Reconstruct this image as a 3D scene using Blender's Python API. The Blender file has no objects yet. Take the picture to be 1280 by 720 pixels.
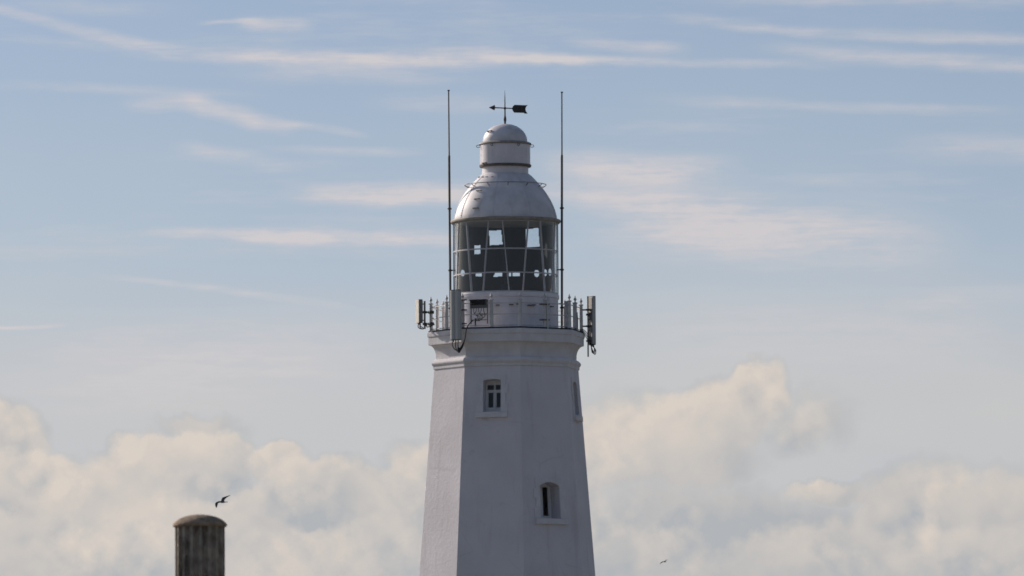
import bpy, bmesh, math, random
from mathutils import Vector, Matrix
from mathutils.geometry import tessellate_polygon

R = math.radians
rnd = random.Random(7)
scn = bpy.context.scene
COL = scn.collection

# ------------------------------------------------------------------ camera
F = 12000.0                      # focal length in pixels of the 1280 px wide photograph
DIST = 400.0                     # metres from the camera to the tower axis
EYE = 1.65
PITCH = R(4.165)
ROLL = R(-0.33)
cd = bpy.data.cameras.new("camera"); cam = bpy.data.objects.new("camera", cd); COL.objects.link(cam)
cd.sensor_width = 36.0; cd.lens = 36.0 * F / 1280.0
cd.clip_start = 1.0; cd.clip_end = 60000.0
cam.matrix_world = (Matrix.Translation((0, -DIST, EYE)) @ Matrix.Rotation(math.pi / 2 + PITCH, 4, 'X')
                    @ Matrix.Rotation(ROLL, 4, 'Z'))
cd.dof.use_dof = True; cd.dof.focus_distance = DIST; cd.dof.aperture_fstop = 11.0
scn.camera = cam

def pixel_point(x, y, depth):
    """world point seen at photo pixel x, y at the given distance north of the camera"""
    d = cam.matrix_world.to_3x3() @ Vector(((x - 640) / F, (360 - y) / F, -1))
    return cam.matrix_world.translation + d * (depth / d.y)

def Z(y):
    """height on the tower axis that shows at photo row y"""
    return EYE + DIST * math.tan(PITCH + math.atan((360 - y) / F))

# ------------------------------------------------------------------ world, sun, exposure
SUN_AZ = R(-47)                  # left of the view direction, behind the tower
SUN_EL = R(24)
world = bpy.data.worlds.new("World"); scn.world = world; world.use_nodes = True
wt = world.node_tree; wt.nodes.clear()
scn.view_settings.view_transform = 'Standard'; scn.view_settings.look = 'None'
scn.view_settings.exposure = 0.0; scn.view_settings.gamma = 1.0
scn.view_settings.use_curve_mapping = False
scn.cycles.use_denoising = True
scn.cycles.max_bounces = 8; scn.cycles.transparent_max_bounces = 16
scn.cycles.filter_width = 1.7
scn.cycles.use_adaptive_sampling = True; scn.cycles.adaptive_threshold = .02; scn.cycles.adaptive_min_samples = 5
world.cycles.sampling_method = 'MANUAL'; world.cycles.sample_map_resolution = 512

class S:
    """a float socket with arithmetic"""
    def __init__(s, sock): s.k = sock
    def _b(s, o, op, rev=False):
        n = wt.nodes.new('ShaderNodeMath'); n.operation = op
        a, b = (o, s) if rev else (s, o)
        for i, v in enumerate((a, b)):
            if isinstance(v, S): wt.links.new(v.k, n.inputs[i])
            else: n.inputs[i].default_value = v
        return S(n.outputs[0])
    def __add__(s, o): return s._b(o, 'ADD')
    __radd__ = __add__
    def __sub__(s, o): return s._b(o, 'SUBTRACT')
    def __rsub__(s, o): return s._b(o, 'SUBTRACT', True)
    def __mul__(s, o): return s._b(o, 'MULTIPLY')
    __rmul__ = __mul__
    def __truediv__(s, o): return s._b(o, 'DIVIDE')
    def max(s, o): return s._b(o, 'MAXIMUM')
    def min(s, o): return s._b(o, 'MINIMUM')
    def pow(s, o): return s._b(o, 'POWER')
    def madd(s, m, c):
        n = wt.nodes.new('ShaderNodeMath'); n.operation = 'MULTIPLY_ADD'
        for i, v in enumerate((s, m, c)):
            if isinstance(v, S): wt.links.new(v.k, n.inputs[i])
            else: n.inputs[i].default_value = v
        return S(n.outputs[0])
    def f1(s, op): return s._b(0.0, op)
    def step(s, a, b, lo=0.0, hi=1.0):
        n = wt.nodes.new('ShaderNodeMapRange'); n.interpolation_type = 'SMOOTHSTEP'
        wt.links.new(s.k, n.inputs[0])
        for i, v in enumerate((a, b, lo, hi)): n.inputs[i + 1].default_value = v
        return S(n.outputs[0])

def wnoise(vec, scale, detail=5.0, rough=0.55, off=(0, 0, 0), stretch=(1, 1, 1), rot=(.0, .0, .0)):
    m = wt.nodes.new('ShaderNodeMapping'); wt.links.new(vec, m.inputs[0])
    m.inputs['Location'].default_value = off; m.inputs['Rotation'].default_value = rot; m.inputs['Scale'].default_value = [scale * k for k in stretch]
    n = wt.nodes.new('ShaderNodeTexNoise'); n.noise_dimensions = '3D'
    n.inputs['Scale'].default_value = 1.0; n.inputs['Detail'].default_value = detail
    n.inputs['Roughness'].default_value = rough
    wt.links.new(m.outputs[0], n.inputs['Vector'])
    return S(n.outputs[0])

def wmix(fac, a, b):
    n = wt.nodes.new('ShaderNodeMix'); n.data_type = 'RGBA'
    wt.links.new(fac.k, n.inputs[0])
    for i, v in ((6, a), (7, b)):
        if isinstance(v, tuple): n.inputs[i].default_value = (*v, 1)
        else: wt.links.new(v, n.inputs[i])
    return n.outputs[2]

def lin(r, g, b):
    return tuple(((c / 255 + .055) / 1.055) ** 2.4 if c > 10 else c / 255 / 12.92 for c in (r, g, b))

def build_sky():
    tc = wt.nodes.new('ShaderNodeTexCoord'); gen = tc.outputs['Generated']
    sep = wt.nodes.new('ShaderNodeSeparateXYZ'); wt.links.new(gen, sep.inputs[0])
    dx, dy, dz = (S(o) for o in sep.outputs)
    # directions of the sky as azimuth and elevation, counted in units of 1/F radian
    U = dx._b(dy, 'ARCTAN2') * F + 640.0
    V = 360.0 + PITCH * F - dz.f1('ARCSINE') * F
    # the clear sky; the lookup is raised so that the low sky keeps the blue it has above the haze
    up = wt.nodes.new('ShaderNodeVectorMath'); up.operation = 'MULTIPLY_ADD'
    wt.links.new(gen, up.inputs[0]); up.inputs[1].default_value = (1, 1, 1.0); up.inputs[2].default_value = (0, 0, 0.32)
    nrm = wt.nodes.new('ShaderNodeVectorMath'); nrm.operation = 'NORMALIZE'; wt.links.new(up.outputs[0], nrm.inputs[0])
    sky = wt.nodes.new('ShaderNodeTexSky'); sky.sky_type = 'NISHITA'; sky.sun_disc = False
    sky.sun_elevation = SUN_EL; sky.sun_rotation = SUN_AZ
    sky.air_density = 1.0; sky.dust_density = 1.5; sky.ozone_density = 1.5
    wt.links.new(nrm.outputs[0], sky.inputs[0])
    sc = wt.nodes.new('ShaderNodeVectorMath'); sc.operation = 'MULTIPLY'
    wt.links.new(sky.outputs[0], sc.inputs[0]); sc.inputs[1].default_value = SKY_GAIN
    base = sc.outputs[0]
    # thin haze towards the horizon
    hz = V.step(-160.0, 560.0, 0.0, 0.90)
    soft = wnoise(gen, F / 520.0, 3, .5, stretch=(1, 1, 2.4))
    hz = (hz + (soft - .5) * 0.42).max(0.0).min(1.0)
    col = wmix(hz, base, wmix(V.step(260.0, 520.0), lin(186, 197, 205), lin(199, 199, 199)))
    # high thin cloud
    w1 = wnoise(gen, F / 170.0, 3, .6, (3, 1, 7), (1, 1, 2.0)) - .5
    w2 = wnoise(gen, F / 40.0, 3, .6, (9, 4, 2), (1, 1, 1.7)) - .5
    fib = wnoise(gen, F / 95.0, 4, .62, (1, 5, 3), (0.55, 0.55, 3.2))
    fine = wnoise(gen, F / 26.0, 3, .6, (5, 5, 3), (0.7, 0.7, 1.8))
    VC = V + w1 * 15.0 + w2 * 6.0
    UC = U + w1 * 40.0
    acc = None
    for (x0, y0, x1, y1, w, amp, fade) in STREAKS:
        L = math.hypot(x1 - x0, y1 - y0); ex, ey = (x1 - x0) / L, (y1 - y0) / L
        # along the streak from -1 to 1, across it in half widths
        a = UC.madd(2 * ex / L, -2 * (x0 * ex + y0 * ey) / L - 1.0)
        a = VC.madd(2 * ey / L, a).f1('ABSOLUTE')
        c = UC.madd(-ey / w, (x0 * ey - y0 * ex) / w)
        c = VC.madd(ex / w, c).f1('ABSOLUTE')
        m = c.step(0.0, 1.75, amp, 0.0) * a.step(1.0 - 2 * fade, 1.0, 1.0, 0.0)
        acc = m if acc is None else acc + m
    fib2 = wnoise(gen, F / 34.0, 3, .6, (3, 2, 8), (0.28, 0.28, 3.4), (0, -.06, 0))
    tex = fib.step(.30, .68) * .55 + fib2.step(.32, .70) * .40 + fine.step(.3, .75) * .25
    wisp = wnoise(gen, F / 230.0, 5, .62, (8, 1, 4), (0.4, 0.4, 3.6), (0, .10, 0)).step(.52, .74)
    cir = acc * (tex * 1.0 + .15) + wisp * tex * .42 * V.step(300.0, 480.0, 1.0, .25)
    # the same sort of streaks everywhere else in the sky
    wide = wnoise(gen, F / 2600.0, 4, .55, (2, 8, 1), (1, 1, 4.0)).step(.48, .70)
    cir = cir + wide * tex * dz.step(.005, .13) * U.step(1150.0, 1900.0).max(U.step(-700.0, 60.0, 1.0, 0.0)).max(V.step(-900.0, -60.0, 1.0, 0.0)) * .55
    cir = cir.max(0.0).min(.92)
    col = wmix(cir, col, lin(209, 204, 206))
    # heaped clouds low down
    b1 = wnoise(gen, F / 105.0, 4, .58, (4, 2, 9)) - .5
    b2 = wnoise(gen, F / 105.0, 4, .58, (14, 12, 3)) - .5
    b3 = wnoise(gen, F / 34.0, 5, .6, (1, 7, 2)) - .5
    UW = U + b1 * 85.0 + b3 * 22.0
    VW = V + b2 * 75.0 + b3 * 30.0
    lit = None; msk = None
    for (cx, cy, rx, ry, soft_, br) in PUFFS:
        a = UW.madd(1 / rx, -cx / rx); b = VW.madd(1 / ry, -cy / ry)
        m = b.madd(b, a * a).step(1.0 - soft_, 1.0 + soft_ * .5, 1.0, 0.0)
        # each heap is pale on its crown and left shoulder, greyer underneath
        t = a.madd(.45, b).step(-.9, .75, br, br - .5)
        if msk is None: msk, lit = m, t * m
        else:
            lit = m.madd(t - lit, lit)
            msk = msk.max(m)
    # banks of the same cloud on round the horizon
    bank = wnoise(gen, F / 330.0, 4, .55, (7, 3, 5), (1, 1, 1.5))
    fld = (V - 620.0) / 190.0 + (bank - .5) * 3.4
    out = U.step(1290.0, 1420.0).max(U.step(-140.0, -10.0, 1.0, 0.0))
    gm = fld.step(-.1, .45) * out
    lit = lit * (1.0 - gm) + gm * fld.step(.1, 1.6, .8, .25)
    msk = msk.max(gm)
    rt = (.5, .6, .4)
    r1 = wnoise(gen, F / 85.0, 5, .52, (2, 2, 2), rot=rt)
    r2 = wnoise(gen, F / 85.0, 5, .52, (2 + .13, 2 + .05, 2 - .14), rot=rt)
    hollow = wnoise(gen, F / 150.0, 3, .5, (6, 1, 5), (1, 1, 1.4), (.3, .5, .2)).step(.50, .72)
    bil = (r1 - .5).f1('ABSOLUTE') - (r2 - .5).f1('ABSOLUTE')
    lit = (lit + (r1 - r2) * .9 + bil * 1.8 - hollow * .36 + (b3 * .3)).max(0.0).min(1.0)
    cc = wmix(lit, lin(176, 179, 183), lin(219, 208, 197))
    col = wmix((msk * .90).min(1.0), col, cc)
    # air and cloud are brighter towards the sun than away from it
    sd_ = (math.sin(SUN_AZ) * math.cos(SUN_EL), math.cos(SUN_AZ) * math.cos(SUN_EL), math.sin(SUN_EL))
    phase = ((dx * sd_[0] + dy * sd_[1] + dz * sd_[2]) - .66) * .20 + 1.0
    bg = wt.nodes.new('ShaderNodeBackground'); wt.links.new(col, bg.inputs[0]); wt.links.new(phase.k, bg.inputs[1])
    o = wt.nodes.new('ShaderNodeOutputWorld'); wt.links.new(bg.outputs[0], o.inputs[0])

SKY_GAIN = (0.1115, 0.1135, 0.1120)
# x0, y0, x1, y1 (direction), half width, strength, fade at the ends
STREAKS = [
    (-160, -34, 90, 34, 6, .60, .2), (40, 22, 240, 68, 7, .60, .25), (130, 58, 420, 76, 9, .55, .3), (240, 70, 900, 76, 6, .45, .25),
    (250, 84, 640, 92, 15, .45, .35), (380, 76, 760, 72, 10, .5, .35), (560, 74, 1100, 86, 5, .42, .3),
    (240, 28, 340, 25, 3, .45, .35), (290, 28, 410, 34, 8, .60, .3), (-40, 2, 260, 14, 9, .25, .35),
    (140, 129, 280, 123, 8, .58, .35), (215, 121, 340, 154, 11, .55, .3), (295, 150, 385, 160, 10, .55, .35), (330, 148, 470, 168, 4.5, .45, .35),
    (200, 178, 390, 212, 9, .40, .35), (310, 184, 560, 190, 5, .38, .35),
    (340, 240, 660, 238, 12, .95, .3), (420, 246, 680, 250, 8, .6, .3), (640, 204, 960, 216, 17, .95, .38), (640, 240, 900, 258, 14, .55, .35),
    (690, 276, 1240, 312, 36, .95, .35), (660, 225, 1050, 300, 40, .35, .35), (160, 288, 420, 294, 6, .60, .3), (260, 292, 660, 305, 9, .85, .25), (110, 342, 300, 362, 3.5, .45, .35), (220, 352, 460, 386, 4.5, .60, .3),
    (-40, 408, 95, 404, 2.2, .8, .25), (820, 22, 1060, 46, 7, .5, .3), (980, 40, 1420, 60, 7, .50, .25), (930, 60, 1420, 98, 10, .60, .25),
    (780, 124, 1330, 146, 6, .35, .3), (1090, 190, 1420, 192, 17, .45, .35), (690, 52, 880, 64, 7, .50, .3), (480, 58, 680, 66, 7, .5, .35),
    (430, 126, 690, 128, 11, .35, .4), (1080, 384, 1420, 362, 12, .35, .35), (-120, 100, 360, 118, 6, .25, .35),
    (-60, 470, 560, 430, 50, .60, .35), (700, 412, 1340, 425, 50, .40, .35), (820, 0, 1400, 4, 8, .30, .3),
]
# centre, radii (direction), softness of the rim, brightness
PUFFS = [
    (900, 730, 420, 110, .5, .62), (1250, 720, 260, 110, .5, .72), (330, 720, 420, 125, .4, .92), (620, 650, 160, 110, .5, .85),
    (30, 670, 190, 100, .6, .88), (-10, 612, 60, 30, .9, .55), (5, 542, 66, 48, .5, .95), (50, 596, 90, 40, .6, .90),
    (245, 534, 56, 18, 1.2, .80), (200, 592, 110, 50, .42, 1.0), (250, 568, 70, 34, .42, 1.0), (110, 632, 90, 44, .7, .92),
    (345, 580, 50, 30, .5, .92), (410, 616, 95, 46, .5, .95), (265, 606, 40, 16, .9, .42), (240, 655, 130, 48, .7, .95), (400, 640, 46, 18, 1.0, .50), (470, 690, 90, 60, .7, .88),
    (530, 604, 70, 60, .6, .90), (150, 695, 120, 46, .7, .92),
    (790, 562, 110, 72, .7, .92), (900, 522, 64, 54, .6, 1.0), (940, 494, 46, 42, .5, 1.15), (860, 530, 60, 40, .6, 1.05), (850, 566, 110, 62, .7, .95),
    (1010, 528, 60, 42, 1.3, .74), (880, 655, 175, 52, .9, .32), (1030, 618, 56, 20, .6, .90),
    (1120, 642, 66, 56, .65, .84), (1180, 640, 90, 70, .8, .78), (1260, 640, 70, 60, .8, .78), (1060, 695, 150, 40, .8, .72),
    (790, 695, 90, 34, .9, .72), (1200, 705, 140, 40, .8, .74),
]
build_sky()

sd = bpy.data.lights.new("sun", 'SUN'); so = bpy.data.objects.new("sun", sd); COL.objects.link(so)
sd.energy = 4.5; sd.angle = R(0.53); sd.color = (1.0, 0.88, 0.77)
sdir = Vector((math.sin(SUN_AZ) * math.cos(SUN_EL), math.cos(SUN_AZ) * math.cos(SUN_EL), math.sin(SUN_EL)))
so.rotation_euler = (-sdir).to_track_quat('-Z', 'Y').to_euler()
so.location = (-60, 30, 80)

# ------------------------------------------------------------------ materials
def material(name, color, rough=.6, metal=0.0, var=0.0, vscale=3.0, dark=None, bump=0.0, bscale=20.0, streak=0.0,
             spec=.5, patch=None, patch_at=(.6, .72), pscale=1.0, pstretch=(1, 1, 1), crack=0.0):
    m = bpy.data.materials.new(name); m.use_nodes = True
    t = m.node_tree; n = t.nodes; b = n['Principled BSDF']
    b.inputs['Roughness'].default_value = rough; b.inputs['Metallic'].default_value = metal
    b.inputs['Specular IOR Level'].default_value = spec
    tc = n.new('ShaderNodeTexCoord').outputs['Object']
    def noise(scale, detail=5, stretch=(1, 1, 1), r=.55):
        mp = n.new('ShaderNodeMapping'); t.links.new(tc, mp.inputs[0]); mp.inputs['Scale'].default_value = [scale * k for k in stretch]
        x = n.new('ShaderNodeTexNoise'); x.inputs['Scale'].default_value = 1.0; x.inputs['Detail'].default_value = detail
        x.inputs['Roughness'].default_value = r; t.links.new(mp.outputs[0], x.inputs['Vector']); return x.outputs[0]
    def mix(f, a, c):
        x = n.new('ShaderNodeMix'); x.data_type = 'RGBA'; t.links.new(f, x.inputs[0])
        for i, v in ((6, a), (7, c)):
            if isinstance(v, tuple): x.inputs[i].default_value = (*v, 1)
            else: t.links.new(v, x.inputs[i])
        return x.outputs[2]
    def ramp(f, a, c, lo=0, hi=1):
        x = n.new('ShaderNodeMapRange'); x.interpolation_type = 'SMOOTHSTEP'; t.links.new(f, x.inputs[0])
        for i, v in enumerate((a, c, lo, hi)): x.inputs[i + 1].default_value = v
        return x.outputs[0]
    out = None
    if var:
        dk = dark or tuple(c * (1 - var) for c in color)
        out = mix(ramp(noise(vscale), .3, .72), color, dk)
    if streak:
        out = mix(ramp(noise(2.6, 5, (1, 1, .10), .6), .52, .78, 0, streak), out or color, tuple(c * k for c, k in zip(color, (.62, .57, .50))))
    if patch:
        out = mix(ramp(noise(pscale, 7, pstretch, .65), patch_at[0], patch_at[1], 0, .85), out or color, patch)
    if crack:                         # hairline cracks, only here and there
        vo = n.new('ShaderNodeTexVoronoi'); vo.feature = 'DISTANCE_TO_EDGE'; vo.inputs['Scale'].default_value = .42
        wv = n.new('ShaderNodeMix'); wv.data_type = 'VECTOR'; wv.inputs[0].default_value = .12
        nz = n.new('ShaderNodeTexNoise'); nz.inputs['Scale'].default_value = 2.0; t.links.new(tc, nz.inputs['Vector'])
        t.links.new(tc, wv.inputs[4]); t.links.new(nz.outputs[1], wv.inputs[5]); t.links.new(wv.outputs[1], vo.inputs['Vector'])
        mu = n.new('ShaderNodeMath'); mu.operation = 'MULTIPLY'
        t.links.new(ramp(vo.outputs['Distance'], .002, .012, crack, 0), mu.inputs[0]); t.links.new(ramp(noise(.5, 3), .5, .62), mu.inputs[1])
        out = mix(mu.outputs[0], out or color, tuple(c * .4 for c in color))
    if out: t.links.new(out, b.inputs['Base Color'])
    else: b.inputs['Base Color'].default_value = (*color, 1)
    if bump:
        bp = n.new('ShaderNodeBump'); bp.inputs['Strength'].default_value = bump; bp.inputs['Distance'].default_value = .03
        t.links.new(noise(bscale, 6, (1, 1, 1), .62), bp.inputs['Height']); t.links.new(bp.outputs[0], b.inputs['Normal'])
    return m

M = {}
M['stucco'] = material('white_render', (.715, .69, .725), .95, var=.09, vscale=.55, bump=.55, bscale=7.0, streak=.32, spec=.08, crack=.13,
                       patch=(.50, .48, .45), patch_at=(.60, .80), pscale=1.6)
M['trim'] = material('white_masonry_paint', (.715, .695, .72), .9, var=.12, vscale=2.2, bump=.5, bscale=9.0, streak=.25, spec=.12)
M['metal_white'] = material('white_gloss_paint', (.77, .74, .78), .42, var=.12, vscale=2.2, bump=.12, bscale=5.0, streak=.30,
                            patch=(.50, .47, .46), patch_at=(.66, .82), pscale=3.5)
M['dome'] = material('dome_paint', (.71, .69, .72), .55, var=.22, vscale=1.6, bump=.16, bscale=3.2, streak=.35,
                     patch=(.48, .46, .45), patch_at=(.60, .80), pscale=4.5)
M['gutter'] = material('stained_gutter', (.33, .30, .27), .6, var=.35, vscale=4.0)
M['lead'] = material('black_bitumen', (.02, .02, .022), .7)
M['post'] = material('post_paint', (.60, .59, .585), .55, var=.22, vscale=3.5, patch=(.30, .25, .20), patch_at=(.62, .72), pscale=6)
M['bar'] = material('glazing_bar_paint', (.52, .51, .53), .5, var=.1)
M['iron'] = material('dark_iron', (.045, .042, .042), .6, var=.3, vscale=9)
M['rust'] = material('rusty_iron', (.17, .15, .135), .7, var=.4, vscale=9)
M['galv'] = material('galvanised_steel', (.20, .20, .205), .5, .2, var=.25, vscale=6)
M['mast'] = material('weathered_mast', (.085, .080, .08), .55, var=.35, vscale=4)
M['radome'] = material('grey_radome', (.44, .45, .45), .45, var=.06, vscale=2)
M['radome_back'] = material('cream_radome', (.34, .33, .30), .5, var=.12, vscale=2)
M['cream'] = material('cream_cover', (.58, .56, .51), .5, var=.08, vscale=2)
M['cable'] = material('black_cable', (.016, .016, .017), .5)
M['equip'] = material('equipment_grey', (.17, .175, .19), .5, var=.2, vscale=5)
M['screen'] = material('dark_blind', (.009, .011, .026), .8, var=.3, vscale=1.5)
M['frame'] = material('window_paint', (.74, .74, .74), .5, var=.06)
M['column'] = material('sooty_column', (.46, .40, .335), .9, var=.5, vscale=7, bump=1.0, bscale=26, spec=.2,
                       patch=(.11, .095, .08), patch_at=(.50, .70), pscale=6, pstretch=(1.2, 1.2, .35))
M['cap'] = material('lichen_cap', (.44, .32, .22), .9, var=.5, vscale=8, dark=(.20, .16, .125), bump=1.0, bscale=22, spec=.2,
                    patch=(.10, .088, .075), patch_at=(.52, .72), pscale=9)
M['gull'] = material('gull_plumage', (.10, .09, .085), .8, var=.3, vscale=6)
M['gull_pale'] = material('gull_body', (.16, .145, .14), .8, var=.2, vscale=6)
M['bill'] = material('bill', (.25, .15, .03), .6)
M['ground'] = material('ground_grass', (.12, .12, .07), .95, var=.5, vscale=.05, dark=(.19, .165, .13), patch=(.12, .115, .11), patch_at=(.5, .6), pscale=.02)

g = bpy.data.materials.new('lantern_glass'); g.use_nodes = True; t = g.node_tree; t.nodes.clear()
tr = t.nodes.new('ShaderNodeBsdfTransparent'); tr.inputs[0].default_value = (.91, .94, .96, 1)
gl = t.nodes.new('ShaderNodeBsdfGlossy'); gl.inputs['Roughness'].default_value = .03
ge = t.nodes.new('ShaderNodeNewGeometry'); dt = t.nodes.new('ShaderNodeVectorMath'); dt.operation = 'DOT_PRODUCT'
t.links.new(ge.outputs['Incoming'], dt.inputs[0]); t.links.new(ge.outputs['Normal'], dt.inputs[1])
def gm_(op, a_, b_=0.0, c_=0.0):
    x = t.nodes.new('ShaderNodeMath'); x.operation = op
    for i_, q_ in enumerate((a_, b_, c_)):
        if hasattr(q_, 'links'): t.links.new(q_, x.inputs[i_])
        else: x.inputs[i_].default_value = q_
    return x.outputs[0]
# reflectance of a thin sheet, the same from either side
fr_out = gm_('MULTIPLY_ADD', gm_('POWER', gm_('SUBTRACT', 1.0, gm_('ABSOLUTE', dt.outputs['Value'])), 4.0), .90, .062)
mx = t.nodes.new('ShaderNodeMixShader'); oo = t.nodes.new('ShaderNodeOutputMaterial')
t.links.new(fr_out, mx.inputs[0]); t.links.new(tr.outputs[0], mx.inputs[1]); t.links.new(gl.outputs[0], mx.inputs[2])
t.links.new(mx.outputs[0], oo.inputs[0]); M['glass'] = g

# ------------------------------------------------------------------ mesh helpers
def mesh_object(name, verts, faces, mat, parent=None, smooth=False, angle=35):
    me = bpy.data.meshes.new(name); me.from_pydata([tuple(v) for v in verts], [], faces); me.update()
    bm = bmesh.new(); bm.from_mesh(me); bmesh.ops.remove_doubles(bm, verts=bm.verts, dist=1e-5)
    bmesh.ops.recalc_face_normals(bm, faces=bm.faces)
    if smooth:
        for f in bm.faces: f.smooth = True
        for e in bm.edges:
            if len(e.link_faces) == 2 and e.calc_face_angle(0) > R(angle): e.smooth = False
    bm.to_mesh(me); bm.free()
    me.materials.append(M[mat] if isinstance(mat, str) else mat)
    o = bpy.data.objects.new(name, me); COL.objects.link(o)
    if parent: o.parent = parent
    return o

class MB:
    def __init__(s): s.v = []; s.f = []
    def add(s, v, f):
        b = len(s.v); s.v += [Vector(x) for x in v]; s.f += [tuple(i + b for i in q) for q in f]; return s
    def box(s, c, ax, ay, az):
        c = Vector(c); ax, ay, az = Vector(ax), Vector(ay), Vector(az)
        v = [c + i * ax + j * ay + k * az for k in (-1, 1) for j in (-1, 1) for i in (-1, 1)]
        return s.add(v, [(0, 2, 3, 1), (4, 5, 7, 6), (0, 1, 5, 4), (2, 6, 7, 3), (0, 4, 6, 2), (1, 3, 7, 5)])
    def tube(s, pts, r, seg=8, closed=False, caps=True):
        pts = [Vector(p) for p in pts]; n = len(pts); v = []
        ref = None
        for i, p in enumerate(pts):
            a = pts[(i - 1) % n] if closed or i > 0 else p
            b = pts[(i + 1) % n] if closed or i < n - 1 else p
            d = (b - a).normalized()
            if ref is None: ref = d.orthogonal().normalized()
            x = (ref - d * ref.dot(d)).normalized(); y = d.cross(x); ref = x
            rr = r[i] if isinstance(r, (list, tuple)) else r
            v += [p + (x * math.cos(k * 2 * math.pi / seg) + y * math.sin(k * 2 * math.pi / seg)) * rr for k in range(seg)]
        f = []
        for i in range(n if closed else n - 1):
            j = (i + 1) % n
            for k in range(seg):
                l = (k + 1) % seg
                f.append((i * seg + k, i * seg + l, j * seg + l, j * seg + k))
        if not closed and caps: f += [tuple(range(seg - 1, -1, -1)), tuple((n - 1) * seg + k for k in range(seg))]
        return s.add(v, f)
    def lathe(s, prof, seg=48, phase=0.0, c=(0, 0), closed=False):
        """prof: (radius, z); the phase is the bearing of the first vertex, from the camera side to the right"""
        v = []; f = []; n = len(prof)
        for r, z in prof:
            for k in range(seg):
                a = phase + k * 2 * math.pi / seg
                v.append((c[0] + r * math.sin(a), c[1] - r * math.cos(a), z))
        for i in range(n if closed else n - 1):
            j = (i + 1) % n
            for k in range(seg):
                l = (k + 1) % seg
                f.append((i * seg + k, i * seg + l, j * seg + l, j * seg + k))
        if not closed:
            if prof[0][0] > 1e-4: f.append(tuple(range(seg)))
            if prof[-1][0] > 1e-4: f.append(tuple((n - 1) * seg + k for k in range(seg)))
        return s.add(v, f)
    def prism(s, poly, z0, z1):
        n = len(poly)
        return s.add([(x, y, z0) for x, y in poly] + [(x, y, z1) for x, y in poly],
                     [tuple(range(n - 1, -1, -1)), tuple(range(n, 2 * n))] + [(i, (i + 1) % n, n + (i + 1) % n, n + i) for i in range(n)])
    def build(s, name, mat, parent=None, smooth=False, angle=35):
        return mesh_object(name, s.v, s.f, mat, parent, smooth, angle)

def empty(name, loc, label, cat, group=None):
    o = bpy.data.objects.new(name, None); COL.objects.link(o); o.location = loc; o.empty_display_size = .3
    o['label'] = label; o['category'] = cat
    if group: o['group'] = group
    return o

def bearing(a): return Vector((math.sin(a), -math.cos(a), 0))     # outwards; 0 = towards the camera, + = right
def tangent(a): return Vector((math.cos(a), math.sin(a), 0))
UPV = Vector((0, 0, 1))
PX = DIST / F                                                    # metres per photo pixel on the tower
def pol(a, r, z): return bearing(a) * r + UPV * z
def arc_pts(a0, a1, r, z, n): return [pol(a0 + (a1 - a0) * i / n, r, z) for i in range(n + 1)]
def curve(pts, n=6):
    """Catmull-Rom through the points"""
    pts = [Vector(p) for p in pts]; out = []
    for i in range(len(pts) - 1):
        p0, p1, p2, p3 = pts[max(i - 1, 0)], pts[i], pts[i + 1], pts[min(i + 2, len(pts) - 1)]
        for k in range(n):
            t_ = k / n
            out.append(.5 * ((2 * p1) + (p2 - p0) * t_ + (2 * p0 - 5 * p1 + 4 * p2 - p3) * t_ ** 2 + (3 * p1 - p0 - 3 * p2 + p3) * t_ ** 3))
    out.append(pts[-1]); return out

# ------------------------------------------------------------------ ground
gv = [(0, 0, 0)]; gf = []
rings = [40, 150, 500, 1500, 5000, 15000, 40000]
for r_ in rings: gv += [(r_ * math.cos(k * math.pi / 24), r_ * math.sin(k * math.pi / 24), 0) for k in range(48)]
gf += [(0, 1 + k, 1 + (k + 1) % 48) for k in range(48)]
for i in range(len(rings) - 1):
    a, b = 1 + i * 48, 1 + (i + 1) * 48
    gf += [(a + k, b + k, b + (k + 1) % 48, a + (k + 1) % 48) for k in range(48)]
ground = mesh_object('ground', gv, gf, 'ground'); ground['kind'] = 'structure'
ground['label'] = 'level ground of grass and paving below the picture'

# ------------------------------------------------------------------ lighthouse
base_pt = pixel_point(632.45, 360, DIST)
TX = base_pt.x
LH = empty('lighthouse', (TX, 0, 0), 'tall white octagonal lighthouse with glazed lantern, domed roof and railed gallery', 'lighthouse')
TH = R(10.6); OCT = R(45)
VERT = [TH + OCT * k for k in range(-4, 4)]
COSV = .983                        # half width in the picture = circumradius * COSV
def OR(hw): return hw / COSV * PX
zt, zb = Z(462), 0.0
HW_T, HW_B = 90.3, 110.0
slope = (OR(HW_B) - OR(HW_T)) / (zt - Z(720))
def wall_R(z): return OR(HW_T) + slope * (zt - z)
AP = math.cos(OCT / 2)

class Face:
    """one side of the tower: s along the wall, z up, d outwards"""
    def __init__(s, a): s.a = a; s.n = bearing(a); s.t = tangent(a)
    def p(s, u, z, d=0.0): return s.n * (wall_R(z) * AP + d) + s.t * u + UPV * z

WINDOWS = {   # face bearing -> (width, sill row, crown row, arch rise, depth, leaves)
    R(-11.9): (.75, 519.5, 478.8, .055, .62, 'cross'),
    R(33.1): (.98, 652.3, 607.0, .17, .74, 'tall'),
    R(78.1): (.80, 520.5, 478.5, .12, .62, 'cross'),
}
def opening(w, z0, z1, rise, n=8):
    pts = [(-w / 2, z0), (w / 2, z0)]
    for i in range(n + 1):
        u = w / 2 - w * i / n
        pts.append((u, z1 - rise + rise * (1 - (2 * u / w) ** 2)))
    return pts

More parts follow.
